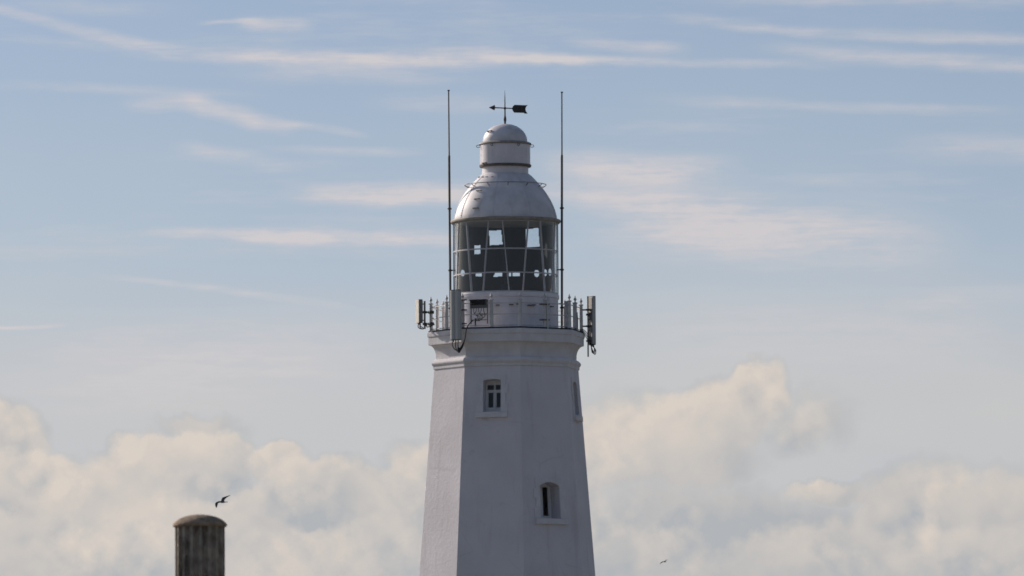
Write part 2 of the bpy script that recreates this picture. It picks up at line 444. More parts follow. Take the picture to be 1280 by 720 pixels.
wall = MB()
for k in range(8):
    a = TH + OCT * k + OCT / 2
    a = (a + math.pi) % (2 * math.pi) - math.pi
    fc = Face(a); key = next((w for w in WINDOWS if abs(w - a) < .01), None)
    hs = lambda z: wall_R(z) * math.sin(OCT / 2)
    if key is None:
        wall.add([fc.p(-hs(zb), zb), fc.p(hs(zb), zb), fc.p(hs(zt), zt), fc.p(-hs(zt), zt)], [(0, 1, 2, 3)])
        continue
    w, y0, y1, rise, dep, _ = WINDOWS[key]
    hole = opening(w, Z(y0), Z(y1), rise)
    outer = [(-hs(zb), zb), (hs(zb), zb), (hs(zt), zt), (-hs(zt), zt)]
    tri = tessellate_polygon([[Vector((u, z, 0)) for u, z in outer], [Vector((u, z, 0)) for u, z in hole]])
    wall.add([fc.p(u, z) for u, z in outer + hole], tri)
    n = len(hole)
    wall.add([fc.p(u, z) for u, z in hole] + [fc.p(u, z, -dep - .05) for u, z in hole],
             [(i, (i + 1) % n, n + (i + 1) % n, n + i) for i in range(n)])
wall.build('wall', 'stucco', LH)
MB().lathe([(wall_R(0) + .25, -.3), (wall_R(0) + .25, .9), (wall_R(1.1) + .01, 1.1), (wall_R(1.1) - .3, 1.1)], 8, TH).build('plinth', 'trim', LH)

for a, (w, y0, y1, rise, dep, kind) in WINDOWS.items():
    fc = Face(a); z0, z1 = Z(y0), Z(y1)
    hole = opening(w, z0, z1, rise)
    # raised plaster surround with long and short quoins
    su = MB(); hw = w / 2
    q = [(-hw - .20, z0)]
    steps = 4; hh = (z1 - z0 + .16) / steps
    left = []
    for i in range(steps):
        e = hw + (.30 if i % 2 == 0 else .20)
        left += [(e, z0 + i * hh), (e, z0 + (i + 1) * hh)]
    outer = [(-hw, z0), (-left[0][0], z0)] + [(-x, z) for x, z in left[1:]] + [(x, z) for x, z in reversed(left)]
    outer = [(-x, z) for x, z in left] + [(x, z) for x, z in reversed(left)]
    ring_in = [hole[0]] + list(reversed(hole[2:])) + [hole[1]]      # left foot, over the arch, right foot
    poly = outer + list(reversed(ring_in))
    tri = tessellate_polygon([[Vector((u, z, 0)) for u, z in poly]])
    n = len(poly)
    su.add([fc.p(u, z, .038) for u, z in poly], tri)
    su.add([fc.p(u, z, .038) for u, z in poly] + [fc.p(u, z, -.01) for u, z in poly], [(i, (i + 1) % n, n + (i + 1) % n, n + i) for i in range(n)])
    win = MB()
    # frame boards
    ft = .07
    def board(mb, u0, u1, za, zc, d0=-dep, d1=-dep + .07):
        mb.add([fc.p(u, z, d) for d in (d0, d1) for z in (za, zc) for u in (u0, u1)],
               [(0, 2, 3, 1), (4, 5, 7, 6), (0, 1, 5, 4), (2, 6, 7, 3), (0, 4, 6, 2), (1, 3, 7, 5)])
    top = z1
    board(win, -hw, -hw + ft, z0, top); board(win, hw - ft, hw, z0, top)
    zr0 = z0 + (.20 if kind == 'cross' else .14); board(win, -hw + ft, hw - ft, z0, zr0)
    zh = z1 - (.17 if kind == 'cross' else rise - .04)
    board(win, -hw + ft, hw - ft, zh - .05, top)
    mw = .036 if kind == 'cross' else .05; board(win, -mw, mw, zr0, zh - .05)
    panes = []
    ztr = z0 + (z1 - z0) * .60
    for sgn in (-1, 1):
        u0, u1 = (mw, hw - ft) if sgn > 0 else (-hw + ft, -mw)
        if kind == 'cross':
            board(win, u0, u1, ztr, ztr + .12)
            # casement stiles make the lower lights narrower than the top ones
            board(win, u0, u0 + .035, zr0, ztr, -dep, -dep + .045); board(win, u1 - .03, u1, zr0, ztr, -dep, -dep + .045)
            panes += [(u0, u1, zr0, ztr), (u0, u1, ztr + .12, zh - .05)]
        else:
            board(win, u0, u0 + .06, zr0, zh - .05, -dep, -dep + .05); board(win, u1 - .05, u1, zr0, zh - .05, -dep, -dep + .05)
            panes += [(u0, u1, zr0, zh - .05)]
    wo = win.build('window', 'frame', LH)
    for (u0, u1, za, zc) in panes:
        MB().add([fc.p(u, z, -dep + .02) for u, z in ((u0, za), (u1, za), (u1, zc), (u0, zc))], [(0, 1, 2, 3)]).build('pane', 'glass', wo)
    su.build('surround', 'trim', wo)
    sl = MB(); sw = hw + .30; sh = .23
    sl.add([fc.p(u, z, d) for (d, z) in ((-.15, z0 + .0), (.13, z0 - .02), (.13, z0 - sh), (.10, z0 - sh - .02), (-.05, z0 - sh - .02)) for u in (-sw, sw)],
           [(0, 1, 3, 2), (2, 3, 5, 4), (4, 5, 7, 6), (6, 7, 9, 8), (8, 9, 1, 0), (0, 2, 4, 6, 8), (1, 9, 7, 5, 3)])
    sl.build('sill', 'trim', wo)

def octo(name, prof, mat, parent, seg=8, closed=False):
    return MB().lathe([(OR(h), Z(y)) for h, y in prof], seg, TH, closed=closed).build(name, mat, parent)
octo('string_course', [(88, 463.5), (91.7, 462.2), (91.7, 459), (92.5, 458), (93.5, 456.2), (93.6, 454.8), (92.8, 453.4), (91, 451.6), (88.6, 450.2), (87, 450.2)], 'trim', LH)
cove = [(88 + 9.0 * (1 - math.cos(i / 10 * math.pi / 2)), 447 - 14.6 * math.sin(i / 10 * math.pi / 2)) for i in range(11)]
cor = octo('cornice', [(87, 450.6), (88, 450)] + cove + [(97.4, 432.2), (97.4, 423), (98.4, 422.2), (98.6, 421), (98.6, 417.3), (97.8, 416.4), (80, 416.2)], 'trim', LH)
octo('deck_edging', [(94, 416.6), (97.4, 416.4), (97.4, 414.4), (94, 414.2)], 'lead', cor, closed=True)
octo('gallery_floor', [(60, 417), (95, 416.8), (95, 415.8), (60, 415.6)], 'trim', LH)
ZD = Z(415.8)

# railing: posts at the corners and half way along each side
RV = OR(94) ; rails = [.11, .575, 1.04]
post_spots = []
for k in range(8):
    post_spots.append((TH + OCT * k, RV)); post_spots.append((TH + OCT * k + OCT / 2, RV * AP))
pm = MB().lathe([(.095, 0), (.095, .05), (.082, .09), (.080, .5), (.070, 1.10), (.066, 1.14), (.105, 1.165), (.105, 1.19), (.05, 1.21)], 12)
fm = MB().lathe([(.032, 1.20), (.028, 1.27), (.055, 1.30), (.07, 1.335), (.055, 1.37), (.025, 1.40), (.018, 1.46), (0.0, 1.49)], 12)
pmesh = fmesh = None
for a, r_ in post_spots:
    if pmesh is None:
        po = pm.build('railing_post', 'post', LH, True); fo = fm.build('finial', 'post', po, True)
        pmesh, fmesh = po.data, fo.data
    else:
        po = bpy.data.objects.new('railing_post', pmesh); COL.objects.link(po); po.parent = LH
        fo = bpy.data.objects.new('finial', fmesh); COL.objects.link(fo); fo.parent = po
    po.location = pol(a, r_, ZD)
    po.rotation_euler.z = a
for h in rails:
    MB().tube([pol(TH + OCT * k, RV, ZD + h) for k in range(8)], .020, 8, closed=True).build('guard_rail', 'post', LH, True, 60)

# lantern base wall
RG = 65 * PX; RM = 66.3 * PX
zs, zg1 = Z(368.7), Z(279.3)
lw = MB().lathe([(RM - .2, ZD - .05), (RM, ZD - .05), (RM, ZD + .16), (RM - .03, ZD + .19), (RM - .03, zs - .22), (RM + .015, zs - .19), (RM + .015, zs - .04), (RM - .02, zs), (RM - .25, zs + .004)], 96).build('lantern_base_wall', 'metal_white', LH, True)
for i in range(16):
    a = R(22.5 * i + 11)
    MB().box(pol(a, RM - .025, (ZD + zs) / 2), tangent(a) * .035, bearing(a) * .008, UPV * (.5 * (zs - ZD) - .22)).build('panel_seam', 'metal_white', lw)
for i, deg in enumerate((-9, 5.5, 13, 26, 31, -62, 58)):
    a = R(deg); z = ZD + 1.0 + .02 * (i % 3)
    MB().box(pol(a, RM + .04, z), tangent(a) * (.09 if i % 2 else .07), bearing(a) * .06, UPV * .02).build('wall_bracket', 'rust', lw)

# lantern glazing: three rows of leaning panes
zrows = [zs, Z(344.9), Z(315.2), zg1]
def bar_angle(i, z):
    f_ = (z - zs) / (zg1 - zs) * 2 - 1                # -1 at the sill, 1 at the head
    return R(22.5 * i + 3.55 * f_ * (-1 if i % 2 == 0 else 1))
LF = MB().lathe([(RG - .06, zs - .03), (RG + .03, zs - .03), (RG + .03, zs + .04), (RG - .06, zs + .04)], 96, closed=True).build('lantern_frame', 'bar', LH, True)
MB().lathe([(RG - .06, zg1 - .05), (RG + .03, zg1 - .05), (RG + .03, zg1 + .03), (RG - .06, zg1 + .03)], 96, closed=True).build('head_ring', 'bar', LF, True)
for z in zrows[1:3]:
    MB().lathe([(RG - .03, z - .026), (RG + .028, z - .026), (RG + .028, z + .026), (RG - .03, z + .026)], 96, closed=True).build('glazing_ring', 'bar', LF, True)
for i in range(16):
    mb = MB(); v = []
    for z in [zs + (zg1 - zs) * k / 6 for k in range(7)]:
        a = bar_angle(i, z)
        v += [pol(a, RG + d, z) + tangent(a) * u for d, u in ((-.05, -.020), (-.05, .020), (.034, .020), (.034, -.020))]
    f_ = [(j * 4 + k, j * 4 + (k + 1) % 4, j * 4 + 4 + (k + 1) % 4, j * 4 + 4 + k) for j in range(6) for k in range(4)]
    mb.add(v, f_ + [(3, 2, 1, 0), (24, 25, 26, 27)]).build('glazing_bar', 'bar', LF)
    for rrow in range(3):
        za, zc = zrows[rrow], zrows[rrow + 1]; v = []; n = 8
        for z in (za, zc):
            a0, a1 = bar_angle(i, z), bar_angle(i + 1, z)
            v += [pol(a0 + (a1 - a0) * k / n, RG, z) for k in range(n + 1)]
        MB().add(v, [(k, k + 1, n + 2 + k, n + 1 + k) for k in range(n)]).build('pane', 'glass', LF, True, 60)

# dark blind hung inside the back of the lantern, with openings the sky shows through
RS = 59.6 * PX
holes = []    # picture positions: rectangles as polygons, ovals
def quad_hole(*p): holes.append(('p', p))
quad_hole((611.8, 288.2), (626.8, 287.8), (628.6, 305.5), (612.0, 306.4)); quad_hole((657.8, 286.8), (673.6, 285), (675.2, 308.4), (657.6, 309.6))
quad_hole((593.2, 306.8), (600.4, 306.4), (600.6, 317), (593.4, 317.6))
quad_hole((594.6, 340.6), (602, 340.6), (602, 345.2), (594.4, 345.2)); quad_hole((619.5, 340.4), (627.6, 340.4), (627.8, 345.6), (616.6, 345.6))
quad_hole((636.2, 341), (639, 341), (639.2, 345.4), (636.2, 345.4)); quad_hole((641, 340.4), (649.6, 340.4), (649.8, 345.4), (641, 345.4))
for (x, y, rx, ry) in ((578.2, 341, 2.4, 4.2), (671.2, 341.9, 3.2, 4.4), (682.2, 341.2, 1.9, 4.2), (687.8, 340.4, 1.7, 4.4)): holes.append(('o', (x, y, rx, ry)))
def in_hole(x, y):
    for k, d in holes:
        if k == 'o':
            if ((x - d[0]) / d[2]) ** 2 + ((y - d[1]) / d[3]) ** 2 < 1: return True
        else:
            s = [(d[(i + 1) % 4][0] - d[i][0]) * (y - d[i][1]) - (d[(i + 1) % 4][1] - d[i][1]) * (x - d[i][0]) for i in range(4)]
            if all(q >= 0 for q in s) or all(q <= 0 for q in s): return True
    return False
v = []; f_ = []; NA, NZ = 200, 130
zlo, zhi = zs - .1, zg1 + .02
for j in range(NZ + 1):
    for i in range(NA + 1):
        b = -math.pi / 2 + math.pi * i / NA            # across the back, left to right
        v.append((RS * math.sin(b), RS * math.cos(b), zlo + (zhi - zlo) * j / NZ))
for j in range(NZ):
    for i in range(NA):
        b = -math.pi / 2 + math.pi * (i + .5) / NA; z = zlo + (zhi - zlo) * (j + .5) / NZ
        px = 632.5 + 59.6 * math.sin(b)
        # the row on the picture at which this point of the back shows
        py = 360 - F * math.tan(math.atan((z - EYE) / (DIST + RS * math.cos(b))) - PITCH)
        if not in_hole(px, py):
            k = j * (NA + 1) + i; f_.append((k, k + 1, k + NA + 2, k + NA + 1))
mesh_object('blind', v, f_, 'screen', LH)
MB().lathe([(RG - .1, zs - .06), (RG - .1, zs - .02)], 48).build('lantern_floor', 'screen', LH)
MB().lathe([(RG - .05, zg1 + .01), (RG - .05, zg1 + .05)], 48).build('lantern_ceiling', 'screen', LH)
# lamp pedestal and optic
MB().lathe([(.25, zs - .02), (.25, zs + .4), (.09, zs + .45), (.09, zs + 1.3), (.14, zs + 1.4), (.16, zs + 1.8), (.10, zs + 2.1), (.03, zs + 2.2)], 24).build('lamp', 'screen', LH, True)

# gutter, dome, ventilator drum, cupola
def round_part(name, prof, mat, parent, seg=96, angle=30):
    return MB().lathe([(h * PX, Z(y)) for h, y in prof], seg).build(name, mat, parent, True, angle)
round_part('gutter', [(63, 280.2), (67.5, 279.8), (68.8, 278.6), (69.2, 277), (68.8, 275.6), (66.5, 275), (62, 274.8)], 'gutter', LH)
dome_prof = [(64.6, 275.2), (64.4, 272), (63.3, 267), (61.8, 262), (59.8, 257), (57.2, 251.5), (54, 246), (50.4, 240.5), (46.4, 235.2), (42, 230), (37.6, 225.3), (33.4, 221), (30.2, 218.2), (29, 217.2)]
def interp(prof, y):
    for (h0, y0), (h1, y1) in zip(prof, prof[1:]):
        if y0 >= y >= y1: return h0 + (h1 - h0) * (y0 - y) / (y0 - y1)
    return prof[-1][0]
fine_dome = []
for i in range(len(dome_prof) - 1):
    p = [Vector((*dome_prof[max(0, min(len(dome_prof) - 1, i + k))], 0)) for k in (-1, 0, 1, 2)]
    for k in range(3):
        t_ = k / 3
        q = .5 * ((2 * p[1]) + (p[2] - p[0]) * t_ + (2 * p[0] - 5 * p[1] + 4 * p[2] - p[3]) * t_ ** 2 + (3 * p[1] - p[0] - 3 * p[2] + p[3]) * t_ ** 3)
        fine_dome.append((q.x, q.y))
fine_dome.append(dome_prof[-1])
dome = round_part('dome', [(60, 275.2)] + fine_dome + [(26, 217.0)], 'dome', LH)
for i in range(8):
    a = R(45 * i - 60); mb = MB(); v = []
    ys = [274 - 2.85 * k for k in range(20)]
    for y in ys:
        h = interp(dome_prof, y) * PX
        v += [pol(a, h - .01, Z(y)) + tangent(a) * -.05, pol(a, h + .012, Z(y) + .006) + tangent(a) * -.045, pol(a, h + .012, Z(y) + .006) + tangent(a) * .045, pol(a, h - .01, Z(y)) + tangent(a) * .05]
    mb.add(v, [(j * 4 + k, j * 4 + k + 1, j * 4 + 5 + k, j * 4 + 4 + k) for j in range(len(ys) - 1) for k in range(3)]).build('seam_strip', 'dome', dome, True)
    rv = MB()
    for y in [271.5 - 3.1 * k for k in range(17)]:
        h = interp(dome_prof, y) * PX
        for s_ in (-1, 1):
            c = pol(a, h + .014, Z(y)) + tangent(a) * .03 * s_
            rv.box(c, tangent(a) * .009, bearing(a) * .008, UPV * .009)
    ro = rv.build('rivet_row', 'dome', dome); ro['kind'] = 'stuff'
# hand rail round the dome
a_list = [R(-97 + 12.1 * i) for i in range(17)]
zr = Z(231.4); rr = 51.2 * PX
MB().tube([pol(a, rr, zr) for a in [R(360 * i / 72) for i in range(72)]], .017, 6, closed=True).build('hand_rail', 'gutter', dome, True, 60)
for i in range(12):
    a = R(30 * i - 86)
    MB().tube([pol(a, rr, zr), pol(a, rr - .05, zr - .05), pol(a, interp(dome_prof, 234) * PX - .02, Z(235.6))], .018, 6).build('rail_bracket', 'rust', dome)
def step_iron(parent, a, r_, z, w=.13, out=.13, dr=0.0):
    tt = tangent(a) * w; o_ = bearing(a) * out
    c = pol(a, r_ - .02, z)
    mb = MB().tube([c - tt, c - tt + o_ * .9, c - tt * .8 + o_, c + tt * .8 + o_, c + tt + o_ * .9, c + tt], .021, 6)
    for s_ in (-1, 1): mb.box(c + tt * s_ + bearing(a) * .02, tangent(a) * .03, bearing(a) * .02, UPV * .035)
    return mb.build('step_iron', 'rust', parent)
for (x, y) in ((600.5, 238.5), (597.8, 249), (596, 260.5)):
    h = interp(dome_prof, y); a = math.asin((x - 632.2) / h)
    step_iron(dome, a, h * PX, Z(y + h * math.cos(a) * .07))
for (x) in (599.5, 604.5, 609, 616.2):
    h = 34.5; a = math.asin(max(-1, (x - 632) / h)); step_iron(dome, a, 33.2 * PX, Z(221.4 + h * math.cos(a) * .07), .055, .10)
neck = round_part('ventilator_neck', [(29, 218.5), (29, 208)], 'metal_white', LH)
col_ = round_part('ventilator_collar', [(28, 209.4), (32, 209.2), (32.8, 207.8), (32.8, 206.4), (31, 205.8)], 'rust', LH)
drum = round_part('ventilator_drum', [(29, 207.2), (31.4, 206.6), (31.4, 181), (30, 180.4)], 'metal_white', LH)
for i in range(8):
    a = R(45 * i + 14)
    MB().box(pol(a, 31.4 * PX, Z(194)), tangent(a) * .03, bearing(a) * .008, UPV * .40).build('seam_strip', 'metal_white', drum)
brim = round_part('cupola_brim', [(29, 181.6), (32.2, 181.4), (32.9, 180.4), (32.7, 179.4), (31, 178.4), (27.6, 177.6)], 'gutter', LH)
cup = [(27.9, 178.4), (27.8, 177)] + [(27.8 * math.cos(i / 14 * math.pi / 2), 176.6 - 21.8 * math.sin(i / 14 * math.pi / 2)) for i in range(15)]
cup[-1] = (.4, 154.8)
cupola = round_part('cupola', cup, 'dome', LH)
for (x, y) in ((606, 204.2),):
    a = math.asin((x - 631.8) / 31.4); step_iron(drum, a, 31.4 * PX, Z(y + 1), .11, .09)
for (x, y) in ((614.6, 164),):
    a = R(-55); step_iron(cupola, a, 23.5 * PX, Z(165), .12, .09)
for deg in (-84, 84, -30, 30, 150, -150):
    a = R(deg); c = pol(a, 32.6 * PX, Z(183))
    MB().tube([c + pol(0, 0, 0) + (bearing(a) * math.cos(k * math.pi / 5) * .085 + UPV * math.sin(k * math.pi / 5) * .05 + bearing(a) * .04) for k in range(10)], .014, 5, closed=True).build('lifting_ring', 'rust', drum)

# ------------------------------------------------------------------ weather vane on the cupola
zv = Z(154.6)
VN = empty('weather_vane', (TX, 0, zv), 'black arrow weather vane on the topmost small dome, pointing left', 'weather vane')
def vx(x): return (x - 631.5) * PX
def vz(y): return Z(y) - zv
MB().lathe([(.055, -.06), (.04, vz(153)), (.062, vz(150)), (.055, vz(147.6)), (.032, vz(144.5)), (.028, vz(137)), (.045, vz(136.4)), (.045, vz(134.2)), (.024, vz(133.4)), (.018, vz(122)), (.004, vz(112.6))], 12).build('spindle', 'iron', VN, True)
def flat(mb, pts, th=.012, lean=0.0):
    n = len(pts); d = Vector((0, th, 0))
    tri = tessellate_polygon([[Vector((x, z, 0)) for x, z in pts]])
    P = [Vector((x, lean * x, z)) for x, z in pts]
    mb.add([p - d for p in P] + [p + d for p in P], list(tri) + [tuple(i + n for i in q) for q in tri] + [(i, (i + 1) % n, n + (i + 1) % n, n + i) for i in range(n)])
    return mb
MB().tube([(vx(617.5), 0, vz(134.4)), (vx(641.5), 0, vz(135.6))], .024, 8).build('arrow_shaft', 'iron', VN, True)
mb = MB().tube([(vx(611.3), 0, vz(134.2)), (vx(617.2), 0, vz(134.4)), (vx(618.6), 0, vz(134.4)), (vx(619.4), 0, vz(134.5))], [.004, .10, .115, .02], 10)
mb.build('arrow_head', 'iron', VN)
flat(MB(), [(vx(x), vz(y)) for x, y in ((640.2, 135.6), (641.6, 132.8), (643.6, 131), (656.6, 131.6), (660.2, 131.4), (658.2, 133.4), (657.2, 136.4), (658, 139.4), (660, 142), (656.4, 142.2), (655, 141.2), (643, 140.8), (641.4, 138.6))], .012).build('tail_fin', 'iron', VN)

# ------------------------------------------------------------------ two tall masts beside the lantern
for side, (xt, yt, xb, label) in ((-1, (-70.6, 112.5, -69.6, 'thin dark mast standing left of the lantern')), (1, (71.5, 115.5, 69.8, 'thin dark mast standing right of the lantern'))):
    b0 = Vector((xb * PX, 0, ZD)); t0 = Vector((xt * PX, 0, Z(yt)))
    o = empty('aerial_mast', (TX + b0.x, 0, ZD), label, 'mast', 'tall masts flanking the lantern')
    def at(y): return b0.lerp(t0, (Z(y) - ZD) / (Z(yt) - ZD)) - b0
    MB().tube([at(415.8), at(197)], .050, 10).build('lower_tube', 'mast', o, True)
    MB().tube([at(198), at(194.5), at(193.5), at(yt)], [.052, .050, .034, .028], 10).build('upper_tube', 'mast', o, True)
    MB().tube([at(yt + .8), at(yt - .5)], .052, 10).build('cap', 'iron', o, True)
    for y in (260.5, 337.5, 385):
        MB().tube([at(y + .9), at(y - .9)], .088, 10).build('collar', 'iron', o, True)
    for y, r_ in ((277.4, 68.4), (337.5, 65), (380, 66)):
        p = at(y); MB().tube([p, (side * r_ * PX - b0.x, 0, p.z)], .026, 6).build('stay_bracket', 'iron', o, True)

# ------------------------------------------------------------------ panel antennas
def panel(name_label, a_face, centre, w, d, z0, z1, mats, lobes=1, group='panel antennas on the gallery rail'):
    """box antenna whose face looks along bearing a_face; the returned Empty stands at its foot"""
    o = empty('panel_antenna', (TX + centre.x, centre.y, z0), name_label, 'antenna', group)
    n, tg = bearing(a_face), tangent(a_face)
    prof = []
    hw, hd = w / 2, d / 2; r_ = min(.05, hd * .6)
    seg = []
    if lobes == 2:
        for c, lo, hi in ((-hw / 2, -hw, 0), (hw / 2, 0, hw)):
            for k in range(7):
                u = lo + (hi - lo) * k / 6; e = abs(u - c) / (hw / 2)
                seg.append((u, hd - .055 * e ** 3))
    else:
        for k in range(9):
            u = -hw + w * k / 8; seg.append((u, hd - r_ * (abs(u) / hw) ** 4))
    prof = [(-hw, -hd)] + seg + [(hw, -hd)]
    pts = [n * y + tg * x for x, y in prof]; H = z1 - z0
    def slab(za, zc, k=1.0):
        m = len(pts)
        return MB().add([p * k + UPV * za for p in pts] + [p * k + UPV * zc for p in pts],
                        [tuple(range(m)), tuple(range(2 * m - 1, m - 1, -1))] + [(i, (i + 1) % m, m + (i + 1) % m, m + i) for i in range(m)])
    slab(.03, H - .03).build('radome', mats[0], o, True, 28)
    slab(0, .032, .96).build('end_cap', mats[1], o); slab(H - .032, H, .96).build('end_cap', mats[1], o)
    back = MB().box(-n * (hd + .008) + UPV * H / 2, tg * (hw * .86), n * .012, UPV * (H / 2 - .06)); back.build('back_plate', mats[2], o)
    for u in (-hw * .5, 0, hw * .5):
        MB().tube([tg * u + UPV * .01, tg * u - UPV * .07], .022, 8).build('connector', 'iron', o)
    return o, n, tg, H
def rel(o, v): return Vector(v) - (o.location - Vector((TX, 0, 0)))

# big one hung outside the rail at the front left corner
a = R(-34.4); c = pol(a, 111 * PX, 0)
o, n, tg, H = panel('large grey panel antenna hung in front of the gallery, left of the equipment box', R(-34.4), c, .47, .18, Z(431), Z(368.4), ('radome', 'iron', 'radome_back'), 2)
pz0, pz1 = Z(434) - o.location.z, Z(366.5) - o.location.z
MB().tube([-n * .22 + UPV * (H * .22), -n * .22 + UPV * (H + .03)], .04, 10).build('mounting_pole', 'galv', o, True)
for hh in (H * .33, H * .60, H * .80):
    MB().box(-n * .16 + UPV * hh, tg * .09, n * .08, UPV * .04).build('clamp', 'iron', o)
    MB().tube([-n * .22 + UPV * hh, rel(o, pol(a, RV, o.location.z + hh))], .032, 8).build('arm', 'galv', o, True)
    MB().tube([-n * .20 + tg * .10 + UPV * hh, -n * .26 + tg * .38 + UPV * hh], .024, 6).build('arm', 'iron', o, True)
for u, dx_, dp in ((-.16, .06, .36), (0, .16, .42), (.12, .30, .30)):
    MB().tube(curve([tg * u - UPV * .04, tg * (u - .01) - UPV * dp * .55, tg * (u * .6 + .05) - UPV * (dp + .02), tg * (.17 + .05 * u) - UPV * (dp + .06), tg * .28 - n * .08 - UPV * (dp - .12), tg * .30 - n * .25 + UPV * .10, tg * .34 - n * .34 + UPV * .55, rel(o, pol(R(-27), 90 * PX, ZD + .35))]), .021, 7).build('cable', 'cable', o, True)
MB().tube([tg * .12 - UPV * .30, tg * .14 - UPV * .38, tg * .16 - UPV * .46, tg * .17 - UPV * .53], [.03, .06, .068, .04], 8).build('cable_coil', 'cable', o, True)

# small one at the far left
a = R(-79.4); c = pol(R(-79.4), 110.5 * PX, 0)
o, n, tg, H = panel('short cream panel antenna sticking out at the far left of the gallery', R(-68), c, .37, .16, Z(404.7), Z(375.2), ('equip', 'iron', 'equip'))
MB().box(n * .085 + UPV * H / 2, tg * .185, n * .015, UPV * (H / 2 - .01)).build('front_cover', 'cream', o)
ppos = rel(o, pol(R(-79.4), 103.6 * PX, o.location.z))
MB().tube([ppos - UPV * .24, ppos + UPV * (H - .06)], .042, 10).build('mounting_pole', 'galv', o, True)
for hh in (-.03, .46):
    q = rel(o, pol(R(-79.4), RV, o.location.z + hh))
    MB().tube([ppos + UPV * hh, q], .034, 8).build('arm', 'iron', o, True)
    MB().box(ppos + UPV * hh, tg * .07, n * .07, UPV * .05).build('clamp', 'iron', o)
    MB().box(q + UPV * 0, tg * .10, n * .10, UPV * .06).build('clamp', 'iron', o)
for hh in (.12, .80):
    MB().tube([-n * .05 + UPV * hh, ppos + UPV * hh], .022, 6).build('arm', 'iron', o, True)
for u, dp in ((-.12, .2), (.08, .22), (.14, .17)):
    q = rel(o, pol(R(-74), 93 * PX, ZD + .3))
    MB().tube(curve([tg * u - UPV * .03, tg * u - UPV * dp * .8, tg * (u + .06) + ppos * .35 - UPV * (dp + .03), ppos * .8 - UPV * .22, ppos * 1.3 - UPV * .08, ppos * 1.5 - UPV * .16, q]), .020, 7).build('cable', 'cable', o, True)
o_small = o

# tall one at the right, seen from behind
c = pol(R(100.6), 0, 0) + Vector((108.3 * PX, 19 * PX, 0))
o, n, tg, H = panel('tall panel antenna at the right of the gallery, seen edge on from behind', R(117), c, .40, .19, Z(430.6), Z(369.6), ('radome', 'iron', 'radome_back'))
ppos = Vector((-5.7 * PX, -3 * PX, 0))
MB().tube([ppos - UPV * .5, ppos + UPV * (H + .0)], .032, 10).build('mounting_pole', 'galv', o, True)
for y in (388, 408.5):
    hh = Z(y - 1.3) - o.location.z
    q = rel(o, pol(R(100.6), RV, o.location.z + hh))
    MB().tube([ppos + UPV * hh, q], .032, 8).build('arm', 'iron', o, True)
for y in (388, 394, 408.5, 427):
    hh = Z(y - 1.3) - o.location.z
    MB().box(ppos + UPV * hh + Vector((.05, 0, 0)), Vector((.13, 0, 0)), Vector((0, .09, 0)), UPV * .035).build('clamp', 'iron', o)
for (y, s_) in ((396, .12), (411, .10), (424, .07)):
    hh = Z(y - 1.3) - o.location.z
    MB().box(-n * .13 + UPV * hh + tg * -.02, tg * s_, n * .045, UPV * s_ * 1.3).build('bracket', 'radome_back' if y == 411 else 'equip', o)
for k in range(3):
    y = 408 + 3.3 * k; hh = Z(y) - o.location.z
    q0 = rel(o, pol(R(96), 93 * PX, ZD + .12 - .05 * k))
    MB().tube(curve([q0, q0 + Vector((.12, 0, .02)), ppos * 1.3 + UPV * (hh - .25), ppos * .6 + Vector((0, -.06, hh - .5)), ppos * .4 + Vector((0, -.06, .05 - .04 * k)), Vector((-.02 + .05 * k, -.05, -.32 - .04 * k)), Vector((.07 + .03 * k, -.03, -.22)), tg * (-.1 + .06 * k) - UPV * .03]), .017, 7).build('cable', 'cable', o, True)

# equipment box on the rail at the front left, with its cables
a = R(-22.5); c = pol(a, 88.5 * PX, 0); zbx = Z(391.6)
EB = empty('radio_box', (TX + c.x, c.y, zbx), 'dark finned radio box with cables fixed to the gallery rail', 'radio box')
n, tg = bearing(a), tangent(a)
MB().box(UPV * .19, tg * .36, n * .09, UPV * .16).build('case', 'equip', EB)
for k in range(15):
    MB().box(tg * (-.33 + .047 * k) + n * .105 + UPV * .255, tg * .009, n * .03, UPV * .10).build('fin', 'iron', EB)
MB().box(UPV * .37 + n * .02, tg * .38, n * .12, UPV * .018).build('lid', 'iron', EB)
for k in range(5):
    u = -.22 + .11 * k
    MB().tube(curve([tg * u + UPV * .05, tg * u + n * .02 - UPV * .08, tg * (u + .05 * (-1) ** k) + n * .03 - UPV * .22, tg * (u * .7 + .1) - UPV * .33, tg * (u * .4 - .1) - n * .05 - UPV * .5]), .013, 6).build('cable', 'cable', EB, True)
MB().box(-UPV * .22, tg * .36, n * .06, UPV * .02).build('cable_tray', 'galv', EB)
MB().box(-UPV * .46, tg * .34, n * .05, UPV * .014).build('cable_tray', 'galv', EB)
MB().tube([tg * -.16 - UPV * .38, tg * -.16 - UPV * .72], .03, 8).build('conduit', 'iron', EB, True)
for s_ in (-1, 1):
    MB().box(tg * .37 * s_ - n * .05 - UPV * .12, tg * .018, n * .02, UPV * .50).build('support_rail', 'galv', EB)

# bare mounting pole clamped to the rail right of the middle
a = R(34.6); c = pol(a, 91 * PX, 0)
BP = empty('clamped_pole', (TX + c.x, c.y, Z(418.6)), 'short bare white pole clamped to the gallery post, front right', 'pole')
MB().tube([(0, 0, 0), (0, 0, Z(377) - Z(418.6))], .034, 10).build('pole', 'post', BP, True)
for y in (386, 405.2):
    MB().box(Vector((-.13, 0, Z(y) - Z(418.6))), tangent(a) * .20, bearing(a) * .09, UPV * .028).build('clamp', 'rust', BP)

